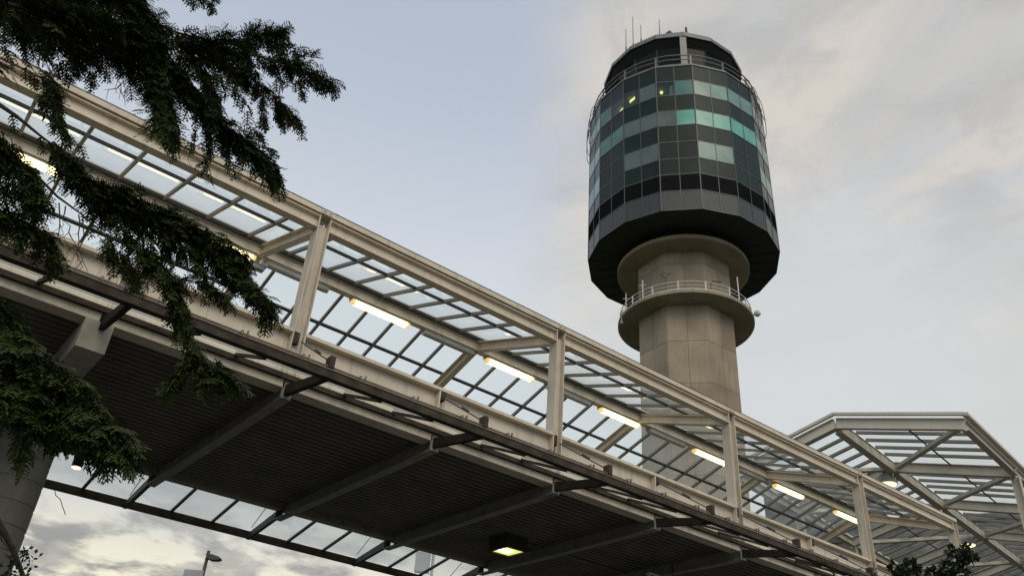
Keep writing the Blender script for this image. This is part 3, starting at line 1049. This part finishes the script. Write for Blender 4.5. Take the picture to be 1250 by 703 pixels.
# ------------------------------------------------------------------ terminal building far behind the bridge
t = thing('terminal_building', 'grey terminal block with dark window bands seen through the bridge roof', 'building', (75, 40, 0))
c = Vector((math.cos(R(27)), math.sin(R(27)), 0)); pp = Vector((-c.y, c.x, 0))
def tb(r_, l, z): return c * r_ + pp * l + Zv * z
for r0, l0_, l1_, cz in ((72, .4, 9.6, 27.2), (74, -22, .39, 24.2)):
    b = MB()
    b.hexa([tb(r0, l0_, 0), tb(r0, l1_, 0), tb(r0 + 28, l1_, 0), tb(r0 + 28, l0_, 0), tb(r0, l0_, cz), tb(r0, l1_, cz), tb(r0 + 28, l1_, cz), tb(r0 + 28, l0_, cz)])
    b.build('wall', BLDG, t)
    b = MB()
    b.hexa([tb(r0 - .3, l0_ + .05, cz + .003), tb(r0 - .3, l1_ - .05, cz + .003), tb(r0 + 28.3, l1_ - .05, cz + .003), tb(r0 + 28.3, l0_ + .05, cz + .003),
            tb(r0 - .3, l0_ + .05, cz + .5), tb(r0 - .3, l1_ - .05, cz + .5), tb(r0 + 28.3, l1_ - .05, cz + .5), tb(r0 + 28.3, l0_ + .05, cz + .5)])
    b.build('parapet', BLDG, t)
    z0 = 3
    while z0 < cz - 3:
        n = int((l1_ - l0_ - .6) / 2.9)
        for i in range(n):
            l0 = l0_ + .5 + i * 2.9
            b = MB()
            b.hexa([tb(r0 - .1, l0, z0), tb(r0 - .1, l0 + 2.5, z0), tb(r0 - .005, l0 + 2.5, z0), tb(r0 - .005, l0, z0), tb(r0 - .1, l0, z0 + 2.2), tb(r0 - .1, l0 + 2.5, z0 + 2.2), tb(r0 - .005, l0 + 2.5, z0 + 2.2), tb(r0 - .005, l0, z0 + 2.2)])
            b.build('window', BLDGWIN, t)
        z0 += 3.9

# ------------------------------------------------------------------ street furniture low on the left
p = at(254, 676, 40)
t = thing('street_lamp', 'dark street lamp with flat cobra head against the cream sky', 'street lamp', (p.x, p.y, 0))
b = MB()
b.tube([(p.x, p.y, 0), (p.x, p.y, p.z + .15)], [.13, .07], 10)
b.build('pole', DARKSTEEL, t)
b = MB()
sx = Vector((CR.x, CR.y, 0)).normalized()
pr = [(-.05, .0), (.25, -.02), (.55, -.10), (.66, -.20), (.5, -.27), (.2, -.27), (.0, -.20)]
o = Vector((p.x, p.y, p.z))
fw = Vector((-sx.y, sx.x, 0))
b.prism(pr, o - fw * .16, o + fw * .16, sx, Zv)
b.build('head', DARKSTEEL, t, bevel=.03)
p = at(236, 700, 36)
t = thing('road_sign', 'grey back of a road sign beside the street lamp at the bottom edge', 'sign', (p.x, p.y, 0))
b = MB()
sd = sx
b.bar(Vector((p.x, p.y, p.z - .6)), Vector((p.x, p.y, p.z + .15)), sd, .75, .05, up=fw)
b.build('panel', SIGNGREY, t)
b = MB()
b.tube([(p.x, p.y, 0), (p.x, p.y, p.z - .601)], .05)
b.build('post', DARKSTEEL, t)
p = at(517, 676, 34)
t = thing('display_board', 'grey boxed board on a post seen through the rear canopy glass', 'board', (p.x, p.y, 0))
b = MB()
b.bar(Vector((p.x, p.y, p.z - .7)), Vector((p.x, p.y, p.z + .9)), sx, .55, .35, up=fw)
b.build('box', SIGNGREY, t)
b = MB()
q_ = p + sx * .40
b.tube([(q_.x, q_.y, 0), (q_.x, q_.y, p.z + .9)], .07)
b.build('post', HOUSING, t)

# ------------------------------------------------------------------ foliage
def rnd_unit():
    while True:
        v = Vector((random.uniform(-1, 1), random.uniform(-1, 1), random.uniform(-1, 1)))
        if .05 < v.length < 1: return v.normalized()

class Leaves:
    def __init__(s):
        s.v, s.f = [], []
    def leaf(s, p, d, n, l, w):
        d = d.normalized()
        sd = d.cross(n)
        if sd.length < 1e-4: return
        sd = sd.normalized() * w
        k = len(s.v)
        m_ = p + d * (l * .5)
        s.v += [tuple(p), tuple(m_ + sd), tuple(p + d * l), tuple(m_ - sd)]
        s.f.append((k, k + 1, k + 2, k + 3))
    def twig(s, p, d, L, leafl, leafw, droop=.5):
        """flat conifer spray: a drooping midrib, alternating side shoots, each a row of short overlapping needle tufts"""
        d = d.normalized()
        n = (rnd_unit() * .55 + Zv).normalized()
        side = d.cross(n)
        if side.length < 1e-3: return
        side.normalize()
        step = .026
        k = max(4, int(L / step))
        pos = p.copy()
        sg = 1
        for i in range(k):
            f = i / k
            dd = (d - Zv * droop * (.25 + f) + rnd_unit() * .06).normalized()
            pos = pos + dd * step
            nn = (n + dd * droop * .6).normalized()
            sl = (.35 + .65 * math.sin(math.pi * min(1, .18 + f * .85))) * L * .36 * random.uniform(.6, 1.15) + .012
            for sg in (-1, 1):
                q = pos
                m_ = max(1, int(round(sl / (leafl * .72))))
                sd = (side * sg * .85 + dd * .62).normalized()
                for j in range(m_):
                    sd = (sd - Zv * droop * .22 + rnd_unit() * .10).normalized()
                    s.leaf(q, sd, nn + rnd_unit() * .35, leafl * random.uniform(.8, 1.2), leafw * (1.15 - .4 * j / m_))
                    q = q + sd * leafl * .72
            s.leaf(pos, dd, nn, leafl * 1.2, leafw)
    def build(s, name, m_, parent):
        me = bpy.data.meshes.new(name)
        me.from_pydata(s.v, [], s.f)
        me.materials.append(m_)
        o = bpy.data.objects.new(name, me)
        col.objects.link(o)
        o.parent = parent
        o.matrix_parent_inverse = world_of(parent).inverted()
        return o

TR = at(-140, 200, 6.6); TRX, TRY = TR.x, TR.y
conifer = thing('conifer_tree', 'large dark conifer with drooping boughs hanging in front of the footbridge at left', 'tree', (TRX, TRY, 0))
b = MB()
b.tube([(TRX, TRY, 0), (TRX + .02, TRY, 2), (TRX, TRY + .03, 5), (TRX - .02, TRY, 8), (TRX, TRY, 11.5)], [.30, .26, .20, .13, .03], 14)
b.build('trunk', BARK, conifer, smooth=True)

def polyline(pts, d0, d1):
    n = len(pts)
    return [at(x, y, d0 + (d1 - d0) * i / max(1, n - 1)) for i, (x, y) in enumerate(pts)]
def sample(P, t):
    L = [(b_ - a_).length for a_, b_ in zip(P[:-1], P[1:])]
    s_ = t * sum(L)
    for i, l in enumerate(L):
        if s_ <= l or i == len(L) - 1:
            return P[i].lerp(P[i + 1], min(1, s_ / l)), (P[i + 1] - P[i]).normalized()
        s_ -= l
PX = 6.3 / FPX      # metres per pixel at the boughs
def bough(strokes, start=True):
    """strokes: (pixel polyline, radius px, twigs per px, distance0, distance1, twig length, wood radius)"""
    wood = MB(); lv = Leaves()
    first = True
    for pts, rad, dens, d0, d1, tl, wr in strokes:
        P = polyline(pts, d0, d1)
        if first and start:
            z0 = P[0].z - .25
            wood.tube([Vector((TRX, TRY, z0 - .2)), Vector((TRX, TRY, z0)).lerp(P[0], .5) + Zv * .04, P[0]], [wr * 1.5, wr * 1.25, wr * 1.1], 7)
        first = False
        ns = len(P)
        if wr > 0:
            wood.tube(P, [wr * (1 - .8 * i / (ns - 1)) for i in range(ns)], 6)
        plen = sum(math.hypot(b_[0] - a_[0], b_[1] - a_[1]) for a_, b_ in zip(pts[:-1], pts[1:]))
        n = int(plen * dens * .36)
        for i in range(n):
            t = random.random()
            c, d = sample(P, t)
            r = rad * PX * (1 - .45 * t)
            o = rnd_unit() * (r * random.random() ** .5)
            c2 = c + o * .42
            lat = d.cross(Zv)
            lat = lat.normalized() if lat.length > .05 else Vector((1, 0, 0))
            dirn = d * random.uniform(.35, 1.1) + lat * random.choice((-1, 1)) * random.uniform(.2, 1.0) + o.normalized() * .35 - Zv * random.uniform(.0, .35)
            lv.twig(c2, dirn, tl * random.uniform(.7, 1.45), .030, .0068, random.uniform(.25, .75))
            if wr > 0 and random.random() < .25:
                wood.tube([c, c2], [.006, .004], 4)
    w = wood.build('bough', BARK, conifer)
    lv.build('foliage', NEEDLE, w)
    return w
random.seed(11)
# upper bough: shaggy mass, then the long arm to the right and its hanging lobes
bough([([(-60, 0), (0, 12), (30, 30), (70, 45), (110, 60), (160, 80), (195, 95)], 8, 1.0, 6.4, 6.2, .20, .045),
       ([(-40, -30), (20, -12), (90, -8), (160, 0), (180, 22)], 26, 3.4, 6.3, 6.0, .24, .02),
       ([(10, 5), (60, 18), (130, 30), (178, 52)], 20, 3.4, 6.1, 5.9, .24, .02),
       ([(40, 35), (90, 52), (150, 60), (180, 70)], 13, 2.4, 6.1, 6.0, .18, .01),
       ([(168, 30), (186, 55), (195, 95), (203, 130), (204, 155)], 17, 4.6, 6.1, 5.9, .24, .02),
       ([(70, 62), (90, 74), (108, 84), (112, 90)], 9, 1.2, 6.3, 6.3, .12, .006),
       ([(20, 18), (28, 34), (40, 48)], 10, 1.0, 6.3, 6.3, .14, .006)])
bough([([(180, 25), (215, 40), (255, 50), (300, 48), (340, 42)], 9, 2.6, 6.1, 6.0, .15, .016),
       ([(215, 50), (270, 60), (320, 70), (365, 84), (404, 98)], 8, 2.8, 6.1, 5.9, .15, .014),
       ([(230, 62), (270, 74), (310, 98), (340, 125), (365, 147)], 6, 2.8, 6.1, 5.9, .13, .013),
       ([(290, 52), (315, 44), (342, 44)], 6, 2.0, 6.0, 6.0, .11, .004),
       ([(330, 60), (352, 58), (363, 62)], 4, 1.6, 6.0, 6.0, .09, .004),
       ([(345, 78), (368, 74), (381, 70)], 4, 1.6, 6.0, 6.0, .09, .004),
       ([(350, 88), (362, 102), (374, 112)], 4, 1.2, 6.0, 6.0, .09, .003),
       ([(300, 62), (306, 82), (322, 100)], 9, 1.0, 6.0, 6.0, .10, .003),
       ([(270, 65), (286, 84), (312, 92)], 9, 1.0, 6.0, 6.0, .10, .003),
       ([(325, 75), (334, 92), (346, 104)], 7, .9, 6.0, 6.0, .10, .003),
       ([(310, 100), (320, 125), (324, 152)], 6, 1.3, 6.0, 6.0, .11, .004),
       ([(280, 85), (292, 110), (303, 132)], 7, 1.2, 6.0, 6.0, .11, .004),
       ([(330, 120), (340, 134), (346, 146)], 5, 1.1, 6.0, 6.0, .10, .003),
       ([(255, 72), (266, 92), (276, 112)], 8, 1.2, 6.0, 6.0, .11, .003)], start=False)
bough([([(195, 60), (220, 95), (240, 120), (262, 145), (295, 168), (320, 186), (338, 214)], 10, 4.2, 6.1, 5.9, .17, .018),
       ([(215, 60), (245, 82), (258, 106), (266, 128)], 12, 2.8, 6.2, 6.1, .15, .012),
       ([(205, 80), (222, 100), (236, 118)], 16, 2.2, 6.2, 6.1, .16, .006),
       ([(254, 140), (256, 165), (258, 190), (250, 214)], 7, 1.4, 6.1, 6.1, .11, .004),
       ([(270, 158), (276, 178), (282, 196)], 8, 1.5, 6.1, 6.1, .11, .004),
       ([(290, 172), (298, 190), (308, 206)], 8, 1.5, 6.0, 6.0, .11, .004),
       ([(300, 152), (312, 158), (318, 164)], 4, 1.4, 6.0, 6.0, .08, .003),
       ([(238, 140), (238, 160), (236, 174)], 4, .8, 6.1, 6.1, .08, .003)], start=False)
bough([([(205, -20), (235, -4), (257, 2)], 4, 1.6, 6.0, 6.0, .10, .006)])
# thin see-through sprays at the far left edge
bough([([(-40, 25), (10, 50), (45, 66), (70, 78)], 6, .45, 6.4, 6.4, .10, .008),
       ([(-20, 46), (10, 62), (40, 85), (60, 108)], 7, .6, 6.4, 6.4, .11, .007),
       ([(-20, 70), (10, 88), (30, 100)], 7, .5, 6.4, 6.4, .10, .005),
       ([(48, 58), (58, 80), (64, 100)], 6, .6, 6.4, 6.4, .10, .006),
       ([(70, 70), (85, 85), (88, 98)], 6, .7, 6.3, 6.3, .10, .004)])
# hanging column of foliage and the long middle bough
bough([([(-60, 100), (-10, 122), (20, 142), (48, 165), (66, 178)], 6, .10, 6.3, 6.2, .12, .024),
       ([(55, 88), (72, 105), (66, 130), (76, 155), (94, 176)], 10, 2.0, 6.2, 6.1, .14, .010),
       ([(60, 110), (55, 135), (66, 150)], 7, 1.0, 6.2, 6.2, .10, .004),
       ([(64, 175), (88, 200), (118, 230), (160, 245), (205, 263), (252, 290), (292, 328), (330, 373)], 9, 3.6, 6.2, 5.9, .17, .022),
       ([(115, 222), (160, 240), (212, 260), (256, 282), (298, 314)], 7, 2.6, 6.1, 5.9, .15, .006),
       ([(76, 190), (105, 225), (135, 245), (170, 262)], 14, 2.8, 6.2, 6.1, .17, .010),
       ([(112, 235), (130, 262), (158, 290), (182, 305)], 12, 2.0, 6.2, 6.1, .15, .010),
       ([(150, 262), (180, 285), (208, 300)], 11, 1.5, 6.2, 6.1, .13, .006),
       ([(180, 262), (212, 292), (238, 312), (250, 328)], 12, 1.9, 6.1, 6.0, .14, .008),
       ([(225, 292), (252, 312), (272, 330)], 10, 1.9, 6.0, 6.0, .13, .006),
       ([(262, 315), (282, 338), (298, 352)], 7, 1.4, 6.0, 6.0, .11, .004)], start=True)
bough([([(130, 285), (140, 305), (155, 320), (163, 340)], 7, 2.2, 6.1, 6.0, .14, .007),
       ([(122, 290), (130, 300), (140, 312)], 7, 1.4, 6.1, 6.0, .12, .004),
       ([(165, 300), (195, 322), (215, 342), (245, 345), (272, 358)], 8, 2.4, 6.1, 6.0, .15, .010),
       ([(185, 330), (175, 345), (180, 355)], 7, 1.2, 6.1, 6.0, .12, .004),
       ([(200, 335), (216, 360), (224, 385), (232, 410), (242, 430)], 7, 2.9, 6.0, 6.0, .15, .009),
       ([(238, 425), (226, 445), (214, 464)], 7, 2.8, 6.0, 6.0, .14, .005),
       ([(240, 425), (248, 446), (252, 466)], 7, 2.4, 6.0, 6.0, .14, .004),
       ([(240, 425), (258, 445), (284, 464)], 7, 3.0, 6.0, 6.0, .15, .005)], start=False)
# left-hand mass with its bare hanging branch
bough([([(-50, 150), (0, 180), (25, 200), (45, 232)], 17, 3.0, 6.0, 5.9, .19, .022),
       ([(-40, 230), (0, 258), (35, 275), (58, 290), (70, 310)], 13, 3.2, 6.0, 5.9, .17, .016),
       ([(-30, 215), (10, 235), (40, 250)], 13, 1.6, 6.0, 5.9, .15, .008),
       ([(10, 270), (18, 285), (26, 296)], 7, 1.4, 6.0, 5.9, .12, .004),
       ([(35, 205), (70, 240), (100, 262), (125, 285)], 3, .05, 5.9, 6.0, .09, .012)])
# lowest dense bough at bottom left
bough([([(-60, 340), (-10, 375), (25, 415), (50, 445), (70, 462)], 27, 4.6, 5.6, 5.4, .22, .03),
       ([(-40, 420), (10, 448), (60, 474), (100, 500), (142, 532)], 20, 4.8, 5.6, 5.4, .22, .022),
       ([(50, 440), (92, 468), (122, 500), (156, 543)], 9, 3.6, 5.4, 5.4, .17, .012),
       ([(-30, 465), (20, 495), (60, 512), (110, 524)], 14, 3.2, 5.5, 5.4, .20, .012),
       ([(20, 505), (28, 530), (32, 548)], 8, 1.6, 5.5, 5.5, .14, .006)])
# fine dead twigs dangling from the boughs
random.seed(21)
b = MB()
for x0, y0, ln in ((72, 248, 62), (80, 252, 40), (96, 262, 58), (101, 262, 70), (142, 88, 26), (150, 92, 18), (218, 152, 22), (208, 130, 26), (62, 70, 30), (235, 175, 18)):
    P = [at(x0 + random.uniform(-2, 2) * i, y0 + ln * i / 5, 6.0) for i in range(6)]
    b.tube(P, [.006, .005, .0045, .004, .003, .002], 4)
    for i in (2, 3, 4):
        b.tube([P[i], P[i] + Vector((random.uniform(-.08, .08), random.uniform(-.05, .05), -.07)), P[i] + Vector((random.uniform(-.11, .11), 0, -.15))], [.003, .0025, .0015], 4)
tag(b.build('dead_twigs', BARK, conifer), kind='stuff')
# bare branch of a small tree in the bottom-left corner
BT = at(-60, 560, 7.4)
t = thing('bare_sapling', 'thin bare sapling with a few leaves crossing the pier at bottom left', 'tree', (BT.x - .3, BT.y, 0))
b = MB()
P = polyline([(-70, 520), (-30, 590), (0, 640), (15, 668), (28, 702), (34, 720)], 7.4, 7.6)
b.tube([(BT.x - .3, BT.y, 0), (BT.x - .28, BT.y, 2.2), P[0]] , [.05, .04, .03], 8)
b.tube(P, [.028, .026, .024, .022, .016, .01], 7)
for i in range(2, 5):
    b.tube([P[i], P[i] + Vector((.05, .02, -.10)), P[i] + Vector((.12, .0, -.16))], [.008, .006, .003], 5)
tw = b.build('stem', BARK, t)
lv = Leaves()
c = at(20, 690, 7.55)
for i in range(130):
    lv.leaf(c + Vector((random.gauss(0, .06), random.gauss(0, .05), random.gauss(0, .07))), rnd_unit(), rnd_unit(), .04, .014)
lv.build('foliage', LEAF, t)

# broadleaf shrub-tree at the bottom right, and a conifer tip beside it
c0_ = at(1135, 710, 8.0)
t = thing('broadleaf_tree', 'small dark broadleaf tree poking up in front of the last bridge post', 'tree', (c0_.x, c0_.y, 0))
b = MB()
b.tube([(c0_.x, c0_.y, 0), (c0_.x + .03, c0_.y, 1.6), (c0_.x, c0_.y + .02, 3.0), (c0_.x, c0_.y, c0_.z)], [.07, .055, .035, .015], 8)
lv = Leaves()
random.seed(5)
for x, y, r_, n in ((1112, 693, 10, 190), (1104, 704, 10, 150), (1140, 703, 9, 110), (1158, 694, 9, 130), (1175, 679, 7, 130), (1180, 668, 3, 30), (1172, 701, 9, 110), (1126, 714, 9, 90), (1092, 692, 5, 40), (1152, 718, 11, 110), (1186, 682, 5, 50), (1074, 714, 12, 160), (1160, 672, 4, 30)):
    p = at(x, y, 8.0 + random.uniform(-.25, .25))
    b.tube([Vector((c0_.x, c0_.y, c0_.z - .35)), Vector((c0_.x, c0_.y, c0_.z - .1)).lerp(p, .5), p], [.016, .010, .004], 5)
    rr = r_ * 6.6 / FPX
    for i in range(n):
        o = rnd_unit() * rr * random.random() ** .4
        lv.leaf(p + o, (o.normalized() + rnd_unit()), rnd_unit(), random.uniform(.035, .06), random.uniform(.012, .02))
b.build('trunk', BARK, t)
lv.build('foliage', LEAF, t)
c1 = at(1016, 685, 9.0)
t = thing('young_conifer', 'bushy tip of a young conifer below the rail left of the last post', 'tree', (c1.x, c1.y, 0))
b = MB()
b.tube([(c1.x, c1.y, 0), (c1.x, c1.y, c1.z)], [.06, .008], 8)
b.build('trunk', BARK, t)
lv = Leaves()
for i in range(200):
    f = random.random() ** .7
    z = c1.z - f * 1.6
    a = random.uniform(0, 6.28)
    d = Vector((math.cos(a), math.sin(a), .35))
    rr = .05 + .30 * min(1, f * 2.2)
    lv.twig(Vector((c1.x, c1.y, z)) + Vector((d.x, d.y, 0)) * rr * random.random(), d, .16, .03, .007, .3)
lv.build('foliage', NEEDLE, t)

# ------------------------------------------------------------------ sky and light
SUN_EL, SUN_AZ = R(40), R(-112)      # soft light from behind the viewer, a little to the right
w = bpy.data.worlds.new('World')
scene.world = w
w.use_nodes = True
nt = w.node_tree
N, L = nt.nodes, nt.links
bg = N['Background']
out = N['World Output']
sky = N.new('ShaderNodeTexSky')
sky.sky_type = 'NISHITA'
sky.sun_disc = False
sky.sun_elevation = SUN_EL
sky.sun_rotation = R(90) - SUN_AZ
L.new(sky.outputs[0], bg.inputs['Color'])
bg.inputs['Strength'].default_value = 0.05
tc = N.new('ShaderNodeTexCoord')
def node(t_, **kw):
    n = N.new(t_)
    for k_, v_ in kw.items(): setattr(n, k_, v_)
    return n
def vmath(op, a=None, b_=None):
    n = node('ShaderNodeVectorMath', operation=op)
    for i, x in enumerate((a, b_)):
        if x is None: continue
        if isinstance(x, bpy.types.NodeSocket): L.new(x, n.inputs[i])
        else: n.inputs[i].default_value = x
    return n
def fmath(op, a, b_=None):
    n = node('ShaderNodeMath', operation=op)
    for i, x in enumerate((a, b_)):
        if x is None: continue
        if isinstance(x, bpy.types.NodeSocket): L.new(x, n.inputs[i])
        else: n.inputs[i].default_value = x
    return n.outputs[0]
def rng(v, a, b_, c_=0.0, d_=1.0):
    n = node('ShaderNodeMapRange', interpolation_type='SMOOTHSTEP')
    L.new(v, n.inputs['Value'])
    for nm, x in zip(('From Min', 'From Max', 'To Min', 'To Max'), (a, b_, c_, d_)): n.inputs[nm].default_value = x
    return n.outputs[0]
def mixc(f, a, b_):
    n = node('ShaderNodeMix', data_type='RGBA')
    if isinstance(f, bpy.types.NodeSocket): L.new(f, n.inputs['Factor'])
    else: n.inputs['Factor'].default_value = f
    for nm, x in (('A', a), ('B', b_)):
        if isinstance(x, bpy.types.NodeSocket): L.new(x, n.inputs[nm])
        else: n.inputs[nm].default_value = (*x, 1)
    return n.outputs['Result']
dirv = tc.outputs['Generated']
def toward(v3):
    return vmath('DOT_PRODUCT', dirv, tuple(v3)).outputs['Value']
sep = node('ShaderNodeSeparateXYZ'); L.new(dirv, sep.inputs[0])
zc = sep.outputs['Z']
den = fmath('ADD', fmath('MAXIMUM', zc, 0.0), 0.18)
px_ = fmath('DIVIDE', sep.outputs['X'], den); py_ = fmath('DIVIDE', sep.outputs['Y'], den)
cmb = node('ShaderNodeCombineXYZ'); L.new(px_, cmb.inputs[0]); L.new(py_, cmb.inputs[1])
def noise(scale, detail=6, rough=.55, loc=(0, 0, 0), sc=(1, 1, 1), dist=0.0, rot=0.0):
    mp = node('ShaderNodeMapping'); L.new(cmb.outputs[0], mp.inputs['Vector'])
    mp.inputs['Location'].default_value = loc; mp.inputs['Scale'].default_value = sc
    mp.inputs['Rotation'].default_value = (0, 0, rot)
    n = node('ShaderNodeTexNoise'); L.new(mp.outputs[0], n.inputs['Vector'])
    n.inputs['Scale'].default_value = scale; n.inputs['Detail'].default_value = detail; n.inputs['Roughness'].default_value = rough
    n.inputs['Distortion'].default_value = dist
    return n.outputs['Fac']
dn = lambda x, y: ray(x, y).normalized()
# clear evening blue, paler towards the horizon
c_ = mixc(rng(zc, .45, .78), (.72, .765, .81), (.475, .535, .645))
# thin bright overcast on the right
right = rng(toward(dn(1250, 250)), .80, .965)
edge = fmath('ADD', right, fmath('MULTIPLY', fmath('SUBTRACT', noise(1.6, 7, .6, (3, 1, 0)), .5), .9))
cl = mixc(rng(noise(2.6, 8, .55, (1, 4, 0), (1.25, .9, 1), .5, .5), .36, .64), (.57, .575, .57), (.74, .68, .61))
cl = mixc(fmath('MULTIPLY', rng(noise(2.6, 7, .55, (7, 2, 0), (1.4, .85, 1), .5, .5), .52, .70), .75), cl, (.52, .56, .64))
cl = mixc(fmath('MULTIPLY', rng(noise(7.5, 6, .6, (2, 8, 0), (1.1, .9, 1), .5, .5), .42, .66), .55), cl, (.47, .47, .468))
cl = mixc(fmath('MULTIPLY', rng(zc, .66, .40), .8), cl, (.69, .70, .68))
c_ = mixc(fmath('MULTIPLY', rng(edge, .15, .75), .95), c_, cl)
# pale patch just right of the shaft
c_ = mixc(fmath('MULTIPLY', rng(toward(dn(960, 440)), .965, .998), .55), c_, (.70, .74, .78))
# low cream band with small grey clouds on the left
low = rng(zc, .40, .20)
left = rng(toward(dn(150, 760)), .72, .93)
lf = fmath('MULTIPLY', low, left)
cream = mixc(rng(zc, .30, .17), (.64, .645, .62), (1.02, .95, .73))
grey = mixc(rng(noise(6.2, 7, .6, (5, 5, 0)), .4, .6), (.32, .318, .305), (.48, .465, .42))
puff = rng(noise(3.6, 9, .60, (2.3, .4, 0), (1, 1, 1), .25), .42, .56)
lc = mixc(fmath('MULTIPLY', puff, .95), cream, grey)
c_ = mixc(lf, c_, lc)
# ground haze below the horizon
c_ = mixc(rng(zc, .0, -.06), c_, (.16, .155, .15))
bg2 = N.new('ShaderNodeBackground')
L.new(c_, bg2.inputs['Color'])
bg2.inputs['Strength'].default_value = 1.02
ms = N.new('ShaderNodeMixShader')
ms.inputs[0].default_value = 0.93
L.new(bg.outputs[0], ms.inputs[1]); L.new(bg2.outputs[0], ms.inputs[2])
L.new(ms.outputs[0], out.inputs['Surface'])

sl = bpy.data.lights.new('sun', 'SUN')
sl.energy = 1.35
sl.angle = R(35)
sl.color = (1.0, .88, .70)
so = bpy.data.objects.new('sun', sl)
col.objects.link(so)
dvec = Vector((math.cos(SUN_EL) * math.cos(SUN_AZ), math.cos(SUN_EL) * math.sin(SUN_AZ), math.sin(SUN_EL)))
so.rotation_euler = dvec.to_track_quat('Z', 'Y').to_euler()
so.location = (0, -20, 30)

vs = scene.view_settings
vs.view_transform = 'Standard'
vs.look = 'None'
vs.exposure = 0.0
vs.gamma = 1.0
vs.use_curve_mapping = False
scene.cycles.max_bounces = 6
scene.cycles.transparent_max_bounces = 24
